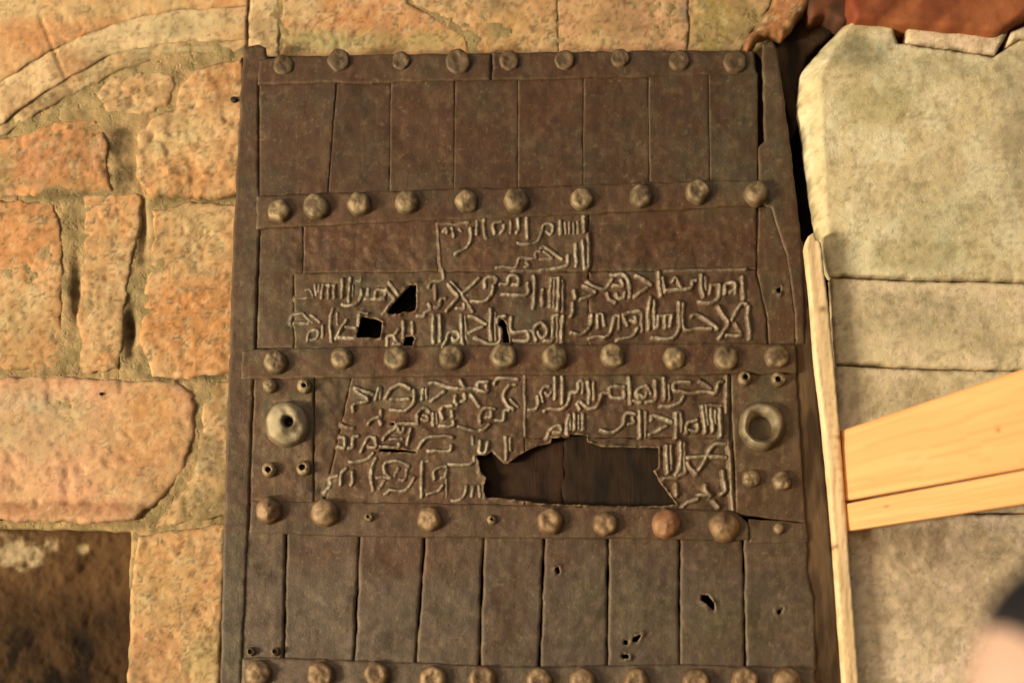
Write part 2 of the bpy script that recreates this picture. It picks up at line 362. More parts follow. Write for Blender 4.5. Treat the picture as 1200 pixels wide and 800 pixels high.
R4 = [(315,598,17.5),(381,601,17.5),(503,608,16.5),(645,611,17.5),(709,614,16.5),(780,614,18.5),(849,617,20)]
R5 = [(302,788,17.5),(376,790,17.5),(442,790,17),(508,795,17.5),(566,795,17.5),(632,797,17),(682,797,17),(746,797,17),(815,798,17),(873,797,17.5),(922,797,18)]
for k, (x, y, r) in enumerate(R1): stud(x, y, r, hgt=r * .0006, peak=.1, dish=[.5, .3, .5, .45, .3, .5, .5, .5, .55][k], tone=lin((108, 86, 58)))
for R in (R2, R3, R4, R5):
    for k, (x, y, r) in enumerate(R):
        stud(x, y, r, peak=random.choice([.1, .25, .5]) if r < 19 else .8, dish=random.choice([0, .12, .25, .3]) if r < 18 else 0, red=.8 if (x, y) == (780, 614) else (.25 if y > 590 else 0), sides=5 if r >= 19 else None)
for x, y, r in [(432,606,6),(576,609,6.5),(913,619,7)]: stud(x, y, r, hgt=.009, hole=1.6 if x < 900 else 0, name='rivet')
for x, y, r, h in [(317,453,9.5,0),(357,453,9.5,2),(316,551,9.5,3),(356,549,10,3.2),(872,444,9,2.8),(912,445,9.5,3),(880,561,12,0),(916,564,13,0)]:
    stud(x, y, r, hgt=.012 + .0004 * r, hole=h, name='rivet', Y=-.002, peak=.3)
for x, y in [(294,763),(323,763)]: stud(x, y, 5.5, hgt=.014, hole=2.8, name='rivet', Y=-.002)
stud(337, 498, 28, hgt=.028, hole=5.0, name='boss', Y=-.003, sides=8, peak=.45, tone=lin((190, 174, 134)))
stud(893, 500, 29, hgt=.026, hole=13, name='boss', Y=-.003, sides=8, ring=True, tone=lin((196, 180, 142)))

# ---------------------------------------------------------------- raised inscription
W = {
 (500,250,6): """.5 75 80 80 200 100 400;.6 75 75 160 75 190 80 290 65;1 115 130 130 110 140 140;1 175 105 190 165;.6 225 110 240 125;1 305 110 310 180 270 250 200 290;.8 350 60 350 150;1 400 50 402 130 415 180
 1 520 65 475 75 465 110 475 145;.9 515 140 540 120 540 90;.6 590 60 590 140;1 640 45 645 110 630 135;1 700 40 702 110 708 175;.8 640 210 700 220 760 210 790 180 810 130 815 90 850 75 885 90 880 130 865 150 840 130
 1 935 60 935 120 940 145;.7 970 70 975 140;.7 1000 65 1003 140;.6 1030 70 1035 140;.6 1060 60 1062 140;1 1100 30 1103 130;.9 490 385 540 375 600 385 630 370 640 330 670 318 740 320 765 310 765 280 790 270;.9 700 345 712 370 690 380
 .9 800 245 830 240 950 325;.7 800 325 880 320;.6 820 270 880 310;1 990 300 992 350 980 370 930 385 800 400;1 1040 220 1045 300 1050 370;1 1095 200 1100 300 1108 390;.8 1130 150 1135 350 1120 390""",
 (330,310,8): """.6 220 240 260 235 290 290;.5 130 320 290 310;.8 310 190 320 280;.8 385 190 375 250 370 310;.7 350 190 345 250;.9 440 190 435 310;.8 490 200 490 310;.6 400 190 500 190;1 565 140 565 300;1 640 130 632 220 628 340;.6 670 200 660 300
 1 745 240 735 310 690 375 620 385 570 375;1 810 230 800 300 780 325;.8 790 325 960 325;.9 870 310 880 250 920 235 965 250 965 300 930 310;1 980 230 1010 270 1050 320 1000 390 950 460;1 1010 170 1050 230 1090 280;.6 740 140 735 160 700 150
 .7 80 550 90 490 120 470 200 460;1 120 550 245 550;.8 270 475 310 500 350 540;.7 200 460 240 510 280 540;.9 240 715 240 670 260 630 320 610 340 640 325 690 270 710;.8 380 580 380 680;1 480 420 455 520 455 620 465 720;.6 520 460 520 560
 1 600 530 560 600 510 690;.8 600 590 690 595;1 540 690 680 690;1 715 570 720 500 735 450 800 460;1 985 760 985 690 1010 670 1060 660 1090 610;1 1060 690 1075 720 1050 745 1110 745;1 1140 540 1140 620 1140 690""",
 (450,310,8): """.7 545 40 545 140 450 155 420 210;.7 475 190 480 320;1 420 370 425 420 380 450 370 480 310 480;.9 475 400 510 400 530 330 570 320;1 600 185 640 240 690 300 640 370 585 430;1 885 130 800 210 730 280;.6 630 160 700 240 760 330 830 440
 .9 680 410 740 410 745 370;1 820 345 920 350 990 300 1020 240 1020 200;.9 940 210 940 150 970 120 1020 115 1050 150 1040 180;1 260 540 265 650;1 460 480 460 730;1 520 480 522 720;.6 460 475 520 475
 1 540 780 580 720 600 650 640 630 690 640 700 690 660 720 640 690;1 720 480 725 620 735 760;.5 760 490 770 700;1 800 490 850 500 950 560;1 920 585 790 640;1 1000 420 990 550 1000 710;.6 1040 460 1040 700
 1 850 690 980 745 1050 745 1085 710 1085 610;1 1060 550 1075 500 1130 485 """,
 (570,310,8): """1 130 190 190 180 210 120 260 110 300 130 290 190 250 190;1 150 280 370 285 380 180;1 440 110 450 220 435 410;1 525 240 520 380;1 600 150 595 280 590 390;.6 630 150 630 400;1 670 130 672 300 665 430;.6 710 160 715 430;.6 600 130 680 130
 1 820 250 830 310;1 800 360 805 440 790 480;.5 250 60 450 60 650 40 750 10;1 230 500 235 630 420 625;1 390 640 385 710 250 715;1 460 710 440 640 450 590 510 550 560 600 560 660 510 690 480 640;1 540 715 610 710 620 620 625 500 660 480
 .6 660 500 660 710;1 710 490 700 600 700 740""",
 (670,310,8): """1 80 330 210 270 150 220 110 200;1 140 160 210 210 290 230 340 190 370 140;1 370 100 480 100 530 170 540 300;.9 460 150 465 200 390 200;1 330 270 350 320 400 355;.9 410 280 430 320 480 310 490 270;.9 600 110 660 140 740 190;1 700 220 580 300
 1 810 80 815 200 830 290;.7 850 130 870 260;1 880 245 990 240 1060 235;1 940 160 970 130 1020 220 1060 235 1110 220 1130 160 1160 150;1 0 640 80 650 160 590 180 480;1 235 480 240 590;.8 235 470 280 470 300 570
 1 160 690 240 670 310 680 360 630 400 490 440 480;.5 440 490 440 600;1 420 705 480 690 560 670 610 600;1 480 470 560 440 630 430;.7 480 480 520 570;.9 590 490 600 540 550 520;.6 650 430 655 620;1 735 310 715 420 715 600;.7 770 340 770 580
 .9 810 480 800 580 780 590;.9 870 480 870 590;.9 930 480 915 580;.7 800 480 940 475;1 1000 360 1005 480 1000 600 950 680 870 700 750 685;.8 1040 370 1045 600 1200 600""",
 (760,310,8): """1 490 100 490 200 510 295;.7 530 120 535 230;.8 580 200 570 270;1 660 200 655 300 600 350 540 360 470 345;.7 580 195 660 190;1 710 270 720 190 800 180 810 270;.9 800 240 760 260;1 870 120 875 220 885 320;.5 150 60 900 50
 1 400 480 450 470 540 520 640 600;1 480 600 580 600;1 650 400 700 480 740 540 710 610 660 690;1 775 520 820 430 870 365 910 375;1 730 665 860 665;1 930 400 925 500 940 600 940 690;.6 810 560 860 640""",
 (370,435,8): """1 350 370 355 310 490 270 380 190 370 160;.9 380 160 530 215;1 560 260 590 160;.6 610 160 600 250;1 650 250 700 170 760 130 820 130 880 160;1 710 260 870 262;1 920 180 920 280 880 340 820 370 700 355;1 1000 170 995 260;.7 1030 170 1035 250
 1 490 490 530 450 600 420 610 370;1 600 460 610 495;1 630 640 650 600 740 530 790 490 940 490;1 950 490 950 400 1010 345 1060 380;.9 990 450 1040 460 1040 420 1010 410;1 1095 400 1095 500;.6 1130 400 1130 490;.8 760 510 780 560 810 570 820 530
 1 700 635 800 635;1 885 540 870 600 855 680;.6 240 500 280 520 350 530""",
 (490,435,8): """1 115 110 160 110 230 130 300 155 400 170 500 160 540 165;1 240 190 120 280;1 395 90 430 160;1 345 230 340 280 360 310;1 430 220 435 270 400 285;1 550 160 560 110 650 100;1 560 180 640 190 640 140;1 490 220 530 270 570 330
 1 710 115 730 80 790 65 930 75;1 900 130 850 140 810 190 800 240 830 310 890 355;.6 860 260 930 330;1 225 440 205 380 230 335 310 325;1 310 380 315 420;1 200 510 320 510 325 470;1 575 480 580 400 620 350 710 350;1 680 380 685 430 640 430
 1 380 520 460 540 550 560 620 540 660 500;1 730 455 800 455 805 370 850 360;.55 1000 40 995 600""",
 (610,435,8): """1 80 360 140 350 160 300 155 240;1 205 280 190 200 220 150 260 140;.9 230 200 260 230 285 200;.9 315 60 320 260;1 385 55 390 300;1 220 370 270 350 380 355 430 320 455 250 470 200 530 190 540 110 570 90;.7 580 110 580 200
 1 625 100 640 200 635 300;.8 680 100 685 260;1 550 350 530 300 560 290 630 345 700 340 735 290 760 210 830 195;1 830 170 850 145 970 145;1 860 245 960 245 965 190;.8 830 190 850 240;1 1010 60 1020 170 1025 300
 1 430 590 430 480 450 410;1 500 400 500 540;1 580 400 582 540;.6 540 410 545 530;.7 460 420 460 540;1 240 620 270 550 330 510 370 510;.8 310 570 370 570 380 530;1 750 550 830 575 900 550 960 490 970 420 1010 385 1070 400
 .8 1010 490 1060 480 1050 430;1 1110 370 1115 480 1120 610;.6 1170 380 1170 600""",
 (720,435,8): """1 175 275 240 285;1 220 250 205 190 240 150 290 140;.8 230 220 280 240 300 190;.7 300 140 340 210;.9 375 90 380 260 300 285;1 460 70 465 260;.6 510 130 510 260;1 700 105 570 105 550 170 590 190
 1 600 180 690 205 850 190 940 205 970 110 1000 100;.6 800 90 900 160;1 430 325 540 320 610 290 640 240;1 340 450 360 410 530 470;1 480 510 330 590;1 570 390 575 500 570 620;.7 590 380 620 400 625 560
 1 670 580 680 490 760 460;.9 700 550 770 560 770 500;1 815 330 830 430 845 570;.7 850 330 870 500;1 900 360 905 450 915 560;.7 940 370 940 490;1 980 350 985 470 990 600;.5 810 320 1000 320;.7 1045 50 1045 380""",
 (370,500,8): """1 215 190 265 195 270 110 230 95;1 310 200 340 190 350 100 390 90;1 420 230 470 130 500 95 550 100;.9 500 190 560 190 560 120;1 600 185 690 190 770 190 780 160;1 960 200 1000 140 1060 100 1190 90 1280 100;1 1050 225 1200 228 1260 225 1270 180
 1 320 330 420 320 490 290 530 250;1 75 610 130 550 130 480 200 460;1 230 540 240 440 280 390;1 340 420 345 500 330 545;1 560 300 520 400 515 480 540 600;1 680 480 640 400 650 340 760 320 850 350 870 380;1 575 475 690 475
 .9 770 390 740 450;1 850 400 830 495 790 495;1 690 590 820 600 870 570 920 480;1 640 510 600 580;1 650 630 670 610;1 1000 330 990 450 990 660;1 1045 640 1150 600 1190 550;1 1110 490 1100 430 1140 390 1220 370;.8 1000 320 1050 320""",
 (480,500,8): """1 660 140 650 240 710 235 730 150;.7 590 100 590 160;1 900 100 905 220 900 310;.9 940 110 940 220;1 300 480 330 470 340 440;1 370 350 520 355 590 330 600 290;1 400 690 480 680 520 620 530 560;.9 590 560 585 650;.9 650 560 655 650;.5 345 400 345 660""",
 (750,500,8): """1 245 180 245 300 255 430;.7 285 180 290 400;1 375 150 375 300 360 400 330 450;.6 220 480 330 470 400 440;.6 410 150 415 420;1 550 400 600 320 640 220 700 160 790 160;1 440 290 600 280 800 285;.8 440 340 470 390 520 440;1 330 540 335 640
 1 600 550 610 600 650 650;.9 550 640 620 640;1 390 750 440 710 530 680;1 770 420 780 520 790 600 760 630;.8 690 700 730 750;.8 820 150 840 350 850 550 865 780""",
}
def spline(pts):
    P = np.array(pts, float)
    if len(P) == 2: P = np.array([P[0], (P[0] + P[1]) / 2, P[1]])
    Q = np.vstack([2 * P[0] - P[1], P, 2 * P[-1] - P[-2]]); out = []
    for i in range(1, len(Q) - 2):
        n = max(2, int(np.hypot(*(Q[i + 1] - Q[i])) / 1.4))
        for s in range(n):
            t = s / n; a, b, c, d = Q[i - 1], Q[i], Q[i + 1], Q[i + 2]
            out.append(.5 * ((2 * b) + (c - a) * t + (2 * a - 5 * b + 4 * c - d) * t * t + (-a + 3 * b - 3 * c + d) * t ** 3))
    out.append(Q[-2]); return np.array(out)
ST = []
for (ox, oy, s_), txt in W.items():
    for st in txt.replace('\n', ';').split(';'):
        v = [float(a) for a in st.split()]
        if len(v) < 5: continue
        ST.append((v[0], spline([(ox + v[i] / s_ + .6, oy + v[i + 1] / s_) for i in range(1, len(v) - 1, 2)])))
# strokes that touch are one letter (or one run of joined letters)
par = list(range(len(ST)))
def root(a):
    while par[a] != a: a = par[a]
    return a
for a in range(len(ST)):
    for b in range(a):
        A, Bq = ST[a][1], ST[b][1]
        if A[:, 0].min() > Bq[:, 0].max() + 5 or Bq[:, 0].min() > A[:, 0].max() + 5 or A[:, 1].min() > Bq[:, 1].max() + 5 or Bq[:, 1].min() > A[:, 1].max() + 5: continue
        if ((A[:, None] - Bq[None]) ** 2).sum(2).min() < 3.6 ** 2: par[root(a)] = root(b)
groups = {}
for a in range(len(ST)): groups.setdefault(root(a), []).append(ST[a])
def letter(strokes):
    allp = np.vstack([p for _, p in strokes]); x0, y0 = allp.min(0) - 6; x1, y1 = allp.max(0) + 6; res = .85
    xs = np.arange(x0, x1 + res, res); ys = np.arange(y0, y1 + res, res); gx, gy = np.meshgrid(xs, ys); X = gx.ravel(); Yp = gy.ravel()
    wx = X + .5 * vn(X / 7, Yp / 7, 60) + .15 * vn(X / 2.2, Yp / 2.2, 62); wy = Yp + .5 * vn(X / 7, Yp / 7, 61) + .15 * vn(X / 2.2, Yp / 2.2, 63)
    H = np.zeros(len(X)); dm = np.full(len(X), 99.)
    for k, p in strokes:
        m = (X > p[:, 0].min() - 8) & (X < p[:, 0].max() + 8) & (Yp > p[:, 1].min() - 8) & (Yp < p[:, 1].max() + 8)
        d2 = (wx[m][:, None] - p[None, :, 0]) ** 2 + (wy[m][:, None] - p[None, :, 1]) ** 2
        ii = d2.argmin(1); d = np.sqrt(d2[np.arange(len(ii)), ii]); w_ = 1.0 + 1.1 * k
        h = (.12 + .88 * k) / (1 + (d / w_) ** 4.2)
        H[m] = np.maximum(H[m], h) + .12 * np.minimum(H[m], h); dm[m] = np.minimum(dm[m], d)
    am = .0066 * (.82 + .34 * vn(X / 10, Yp / 10, 64) + .16 * vn(X / 3, Yp / 3, 65))
    nx, ny = len(xs), len(ys); i, j = np.meshgrid(np.arange(nx - 1), np.arange(ny - 1)); a = (j * nx + i).ravel(); q = np.c_[a, a + 1, a + 1 + nx, a + nx]
    keep = dm[q].min(1) < 4.3
    cx, cy = X[q].mean(1), Yp[q].mean(1)
    for hp in HOLES:
        if hp[:, 0].max() > x0 and hp[:, 0].min() < x1 and hp[:, 1].max() > y0 and hp[:, 1].min() < y1: keep &= ~inside(cx, cy, hp)
    q = q[keep]
    if len(q) < 6: return
    used = np.unique(q); rm = -np.ones(len(X), int); rm[used] = np.arange(len(used)); X, Yp, H, am, dm = X[used], Yp[used], H[used], am[used], dm[used]
    v = at(X, Yp, 0); v[:, 1] -= Hd(X, Yp) + am * H - .0028 * sst(3.2, 4.6, dm) + .0006
    wv = np.clip(H, 0, 1) ** 1.5 * (.62 + .5 * fbm(X, Yp, 18, 70, 3) + .25 * vn(X / 2.5, Yp / 2.5, 71))
    col = mixc(iron_col(.05)(X, Yp, 0, np.full(len(X), 9.)), lin((186, 170, 140)), np.clip(wv, 0, .72))
    link('raised_letter', mesh_from('raised_letter', v, rm[q][:, ::-1], col), M_IRON, door)
for g_ in groups.values(): letter(g_)
print('letters', len(groups))

# ---------------------------------------------------------------- stone wall, left and above
OR = lin((198, 144, 94)); TN = lin((194, 156, 110)); CR = lin((214, 184, 138)); GG = lin((140, 120, 84)); PK = lin((200, 150, 112)); BR = lin((118, 84, 50)); RD = lin((182, 112, 62)); OR = OR * 1.08; TN = TN * 1.12; CR = CR * 1.1; PK = PK * 1.12
def stone_col(a, b=None, c=None, blobs=(), s=40, seed=1, sp=1.):
    b = TN if b is None else b; c = GG if c is None else c
    def f(x, y, h, d):
        n = fbm(x, y, s, seed, 4, .6); n2 = fbm(x, y, s * .4, seed + 9, 4, .6); n3 = fbm(x, y, 7, seed + 5, 3, .6)
        o = np.tile(a, (len(x), 1)); o = mixc(o, b, sst(-.25, .35, n) * .85); o = mixc(o, c, sst(.1, .5, n2) * .5)
        for bx, by, ra, rb, col, m in blobs:
            o = mixc(o, lin(col) * np.array([.78, .84, .92]), .85 * m * np.clip(np.exp(-(((x - bx) / ra) ** 2 + ((y - by) / rb) ** 2) ** 1.5) * (1.1 + .9 * n2), 0, 1))
        v = 1 - np.abs(fbm(x, y, 22, seed + 31, 4, .6)) / .06; o = mixc(o, BR, np.clip(v, 0, 1) * .5 * sp * sst(-.1, .3, n2))
        o = mixc(o, BR * .8, sst(.35, .8, vn(x / 3.4, y / 3.4, seed) + .4 * n3) * .4 * sp)
        o = mixc(o, BR, sst(.3, .62, n3 - n2 * .4) * .55 * sp); o = mixc(o, CR, sst(.25, .6, -n3 + n * .3) * .35)
        g = fbm(x, y, 75, seed + 51, 4, .6); g2 = fbm(x, y, 11, seed + 61, 4, .65)
        o = mixc(o, lin((128, 104, 68)), .42 * sp * sst(.0, .45, g + .5 * g2 - .05))          # grime
        o = mixc(o, lin((226, 206, 158)), .30 * sp * sst(.15, .5, g2 - .3 * g))                # lime bloom
        o = mixc(o, lin((84, 64, 38)), .55 * sp * sst(.42, .7, vn(x / 2.6, y / 2.6, seed + 2) * .6 + g2))
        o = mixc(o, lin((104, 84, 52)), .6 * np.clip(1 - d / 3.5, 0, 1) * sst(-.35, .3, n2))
        return o
    return f
wall = empty('stone_wall', at([120], [800], .05)[0] * np.array([1, 1, 0]), 'rough orange and ochre sandstone wall around the left and top of the iron door', 'wall')
wall['kind'] = 'thing'
def mort(x, y, h, d):
    o = np.tile(lin((160, 138, 94)), (len(x), 1)); n = fbm(x, y, 30, 5, 4, .6)
    o = mixc(o, lin((182, 150, 104)), sst(-.3, .35, n)); o = mixc(o, lin((126, 108, 70)), sst(.1, .5, fbm(x, y, 12, 15, 3)) * .6)
    return o
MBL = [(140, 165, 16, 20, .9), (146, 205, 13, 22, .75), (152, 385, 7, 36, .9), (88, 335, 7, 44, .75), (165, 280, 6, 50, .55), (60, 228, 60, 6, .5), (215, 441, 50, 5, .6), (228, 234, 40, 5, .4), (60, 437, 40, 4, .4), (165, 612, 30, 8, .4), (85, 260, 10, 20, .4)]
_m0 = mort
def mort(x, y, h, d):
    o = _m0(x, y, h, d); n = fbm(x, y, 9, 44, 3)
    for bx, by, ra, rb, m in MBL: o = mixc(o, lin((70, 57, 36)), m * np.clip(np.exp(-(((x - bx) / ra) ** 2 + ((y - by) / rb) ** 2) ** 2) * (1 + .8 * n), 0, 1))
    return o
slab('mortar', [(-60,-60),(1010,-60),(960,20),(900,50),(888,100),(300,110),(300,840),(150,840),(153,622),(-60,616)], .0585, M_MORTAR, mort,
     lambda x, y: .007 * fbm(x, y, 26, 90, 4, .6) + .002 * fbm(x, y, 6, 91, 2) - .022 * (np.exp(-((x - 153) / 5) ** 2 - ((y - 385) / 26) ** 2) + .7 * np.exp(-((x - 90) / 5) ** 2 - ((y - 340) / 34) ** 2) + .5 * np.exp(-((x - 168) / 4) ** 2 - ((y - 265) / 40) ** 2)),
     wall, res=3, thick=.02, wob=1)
NS = [0]
def stone(poly, colf, Y=.055, amp=1., edge=(8, .0030), wob=2.6, mat=None, parent=None, res=2.4, name='stone', strata=0., extra=None):
    NS[0] += 1; sd = NS[0] * 7
    def hf(x, y):
        h = amp * .62 * (.0085 * fbm(x, y, 48, sd, 4, .55) + .0035 * fbm(x, y, 13, sd + 3, 3, .6) + .0006 * fbm(x, y, 4.5, sd + 6, 2))
        # small spalled hollows
        h = h - amp * (.0032 if amp > .65 else .002) * sst(.34, .6, fbm(x, y, 17 if amp > .65 else 6, sd + 12, 3))
        if strata: h = h + strata * .005 * vn(x / 60, (y + x * .12) / 7, sd)
        if extra: h = h + extra(x, y)
        return h
    return slab(name, poly, Y, mat or M_STONE, colf, hf, parent or wall, res=res, edge=edge, wob=wob, seed=sd, thick=.03)
groove = lambda pts, w_, dep: (lambda x, y: -dep * np.exp(-(np.min([nearest(x, y, np.array(pts[i:i + 2], float))[0] for i in range(len(pts) - 1)], axis=0) / w_) ** 2))
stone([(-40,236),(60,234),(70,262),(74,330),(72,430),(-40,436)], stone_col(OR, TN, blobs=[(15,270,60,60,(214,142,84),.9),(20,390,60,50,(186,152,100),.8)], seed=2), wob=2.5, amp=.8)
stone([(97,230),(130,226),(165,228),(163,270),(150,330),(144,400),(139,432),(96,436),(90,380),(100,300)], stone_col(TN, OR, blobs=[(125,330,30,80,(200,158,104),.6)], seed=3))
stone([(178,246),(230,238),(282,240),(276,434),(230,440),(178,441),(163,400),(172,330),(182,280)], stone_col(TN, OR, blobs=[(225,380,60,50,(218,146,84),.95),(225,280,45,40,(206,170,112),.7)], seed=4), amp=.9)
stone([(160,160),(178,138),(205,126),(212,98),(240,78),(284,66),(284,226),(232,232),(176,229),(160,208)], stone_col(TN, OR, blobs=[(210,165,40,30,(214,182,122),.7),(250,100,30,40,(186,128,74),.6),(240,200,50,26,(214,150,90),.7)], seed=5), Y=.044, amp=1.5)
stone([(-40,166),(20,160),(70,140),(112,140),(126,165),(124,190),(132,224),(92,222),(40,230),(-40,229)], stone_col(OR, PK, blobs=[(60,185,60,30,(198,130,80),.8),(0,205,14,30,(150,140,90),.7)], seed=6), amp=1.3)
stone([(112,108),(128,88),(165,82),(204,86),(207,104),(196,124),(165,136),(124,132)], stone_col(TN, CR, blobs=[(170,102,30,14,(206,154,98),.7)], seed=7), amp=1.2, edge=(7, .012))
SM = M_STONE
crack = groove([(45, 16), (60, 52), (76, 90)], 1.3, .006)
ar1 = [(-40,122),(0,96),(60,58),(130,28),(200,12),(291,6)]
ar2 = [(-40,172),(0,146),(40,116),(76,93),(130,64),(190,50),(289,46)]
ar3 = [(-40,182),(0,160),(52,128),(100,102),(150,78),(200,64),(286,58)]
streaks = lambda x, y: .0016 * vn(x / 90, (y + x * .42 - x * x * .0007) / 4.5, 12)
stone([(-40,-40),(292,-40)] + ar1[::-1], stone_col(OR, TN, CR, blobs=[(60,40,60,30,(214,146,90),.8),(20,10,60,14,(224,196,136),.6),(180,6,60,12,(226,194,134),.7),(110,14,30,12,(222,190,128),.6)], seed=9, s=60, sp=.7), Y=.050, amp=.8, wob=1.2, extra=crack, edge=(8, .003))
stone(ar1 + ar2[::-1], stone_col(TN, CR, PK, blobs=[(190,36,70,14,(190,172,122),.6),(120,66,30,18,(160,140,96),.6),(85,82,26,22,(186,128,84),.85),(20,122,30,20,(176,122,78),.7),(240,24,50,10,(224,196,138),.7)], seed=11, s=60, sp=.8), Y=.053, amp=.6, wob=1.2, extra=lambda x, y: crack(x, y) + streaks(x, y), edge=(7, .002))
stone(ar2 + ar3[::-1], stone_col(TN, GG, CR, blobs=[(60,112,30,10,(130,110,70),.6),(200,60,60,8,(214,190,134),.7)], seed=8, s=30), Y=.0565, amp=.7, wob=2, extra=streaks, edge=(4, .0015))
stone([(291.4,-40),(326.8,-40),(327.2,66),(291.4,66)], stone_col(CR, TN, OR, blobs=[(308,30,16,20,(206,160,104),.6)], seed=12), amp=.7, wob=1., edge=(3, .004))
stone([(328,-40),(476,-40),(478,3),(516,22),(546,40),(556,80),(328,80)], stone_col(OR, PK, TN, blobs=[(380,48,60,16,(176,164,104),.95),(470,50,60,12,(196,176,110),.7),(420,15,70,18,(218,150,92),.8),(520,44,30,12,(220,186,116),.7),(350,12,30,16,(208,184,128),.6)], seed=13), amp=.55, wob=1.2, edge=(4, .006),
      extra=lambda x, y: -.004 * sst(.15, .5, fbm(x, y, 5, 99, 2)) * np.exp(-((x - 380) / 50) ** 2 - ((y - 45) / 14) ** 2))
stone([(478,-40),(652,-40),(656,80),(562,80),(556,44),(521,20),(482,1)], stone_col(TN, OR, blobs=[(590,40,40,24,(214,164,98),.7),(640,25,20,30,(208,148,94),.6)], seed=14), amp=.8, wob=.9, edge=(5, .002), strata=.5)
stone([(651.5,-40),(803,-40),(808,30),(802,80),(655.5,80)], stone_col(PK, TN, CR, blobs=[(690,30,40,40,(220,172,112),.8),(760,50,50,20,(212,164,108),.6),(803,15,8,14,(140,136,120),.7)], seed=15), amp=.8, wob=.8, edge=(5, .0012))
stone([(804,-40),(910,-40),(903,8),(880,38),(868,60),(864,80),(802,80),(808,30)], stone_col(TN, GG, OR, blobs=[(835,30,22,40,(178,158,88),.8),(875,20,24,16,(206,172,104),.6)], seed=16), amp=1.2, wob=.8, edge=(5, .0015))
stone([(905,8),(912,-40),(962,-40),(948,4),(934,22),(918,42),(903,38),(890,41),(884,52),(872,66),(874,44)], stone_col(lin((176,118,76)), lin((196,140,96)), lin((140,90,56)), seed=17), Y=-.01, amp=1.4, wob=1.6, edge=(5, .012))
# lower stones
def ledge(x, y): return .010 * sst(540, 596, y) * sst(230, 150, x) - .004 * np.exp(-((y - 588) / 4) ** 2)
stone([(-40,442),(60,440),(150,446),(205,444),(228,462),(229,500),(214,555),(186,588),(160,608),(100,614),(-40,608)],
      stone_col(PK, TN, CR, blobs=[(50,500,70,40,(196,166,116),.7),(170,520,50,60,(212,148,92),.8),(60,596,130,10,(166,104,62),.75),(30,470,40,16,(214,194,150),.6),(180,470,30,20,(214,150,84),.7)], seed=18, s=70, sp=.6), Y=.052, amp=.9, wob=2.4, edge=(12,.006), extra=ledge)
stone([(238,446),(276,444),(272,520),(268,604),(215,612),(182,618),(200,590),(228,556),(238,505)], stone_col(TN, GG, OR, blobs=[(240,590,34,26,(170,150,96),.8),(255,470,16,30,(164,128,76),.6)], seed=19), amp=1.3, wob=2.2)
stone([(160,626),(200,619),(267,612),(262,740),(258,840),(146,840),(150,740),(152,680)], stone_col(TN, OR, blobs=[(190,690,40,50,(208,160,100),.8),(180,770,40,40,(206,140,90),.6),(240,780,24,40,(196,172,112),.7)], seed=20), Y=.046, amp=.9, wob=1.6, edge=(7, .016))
for nx_, ny_, nr_ in [(274,116,3.5),(118,461,1.9)]:  # dark discs added on the stones; the larger stands in for a nail hole
    th_ = np.linspace(0, 2 * math.pi, 9)[:-1]
    slab('nail_spot', [(nx_ + nr_ * 1.3 * math.cos(t), ny_ + nr_ * math.sin(t)) for t in th_], .034 if nx_ == 274 else .0475, M_IRON, lambda x, y, h, d: np.tile(lin((34, 27, 20)), (len(x), 1)), lambda x, y: 0 * x, wall, res=1.2, thick=.02, wob=.3, edge=(1.5, .002))
DB = lin((92, 66, 40)); DB2 = lin((70, 50, 30))
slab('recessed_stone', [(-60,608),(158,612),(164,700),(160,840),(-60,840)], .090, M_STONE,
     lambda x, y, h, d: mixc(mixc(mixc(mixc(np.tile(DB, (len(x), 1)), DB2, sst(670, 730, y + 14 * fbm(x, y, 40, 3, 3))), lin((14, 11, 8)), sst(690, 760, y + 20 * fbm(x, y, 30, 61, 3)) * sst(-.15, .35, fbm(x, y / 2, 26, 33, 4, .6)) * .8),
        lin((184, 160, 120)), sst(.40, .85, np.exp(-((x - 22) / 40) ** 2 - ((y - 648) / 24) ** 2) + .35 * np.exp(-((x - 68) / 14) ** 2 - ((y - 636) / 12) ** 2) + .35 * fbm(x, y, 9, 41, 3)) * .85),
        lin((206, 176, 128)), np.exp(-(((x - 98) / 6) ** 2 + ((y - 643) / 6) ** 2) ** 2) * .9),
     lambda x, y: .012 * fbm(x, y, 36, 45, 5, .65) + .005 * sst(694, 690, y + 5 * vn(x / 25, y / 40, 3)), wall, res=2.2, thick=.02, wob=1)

# ---------------------------------------------------------------- right side: pier, recess
pier = empty('stone_pier', at([1090], [800], -.03)[0] * np.array([1, 1, 0]), 'pale greenish dressed stone pier with chamfered edge to the right of the door', 'pier')
pier['kind'] = 'thing'
PG = lin((226, 204, 156)); PB = lin((240, 214, 172)); PC = lin((242, 228, 184)); PD = lin((168, 148, 108)); PP = lin((244, 216, 182))
slab('recess_back', [(880,30),(1010,-60),(1300,-60),(1300,840),(940,840)], .20, M_OLDWOOD, core_col((58, 42, 26), (34, 25, 15)), lambda x, y: .006 * fbm(x, y, 40, 4, 3), pier, res=8, thick=.02)
slab('socket_block', [(908,60),(905,46),(922,40),(945,15),(985,-20),(1012,-10),(1003,24),(985,30),(946,68),(938,92),(934,150),(918,110)], .045, M_OLDWOOD, core_col((66, 46, 28), (40, 28, 17)),
     lambda x, y: .004 * fbm(x, y * 3, 20, 6, 3), pier, res=2.5, thick=.1, wob=1.2, edge=(4, .006))
CH = lambda x0f: (lambda x, y: -.045 * np.clip((x0f(y) - x) / 20, 0, 1))
chx = lambda y: np.interp(y, [25, 60, 90, 200, 310, 350], [1000, 976, 962, 966, 974, 976])
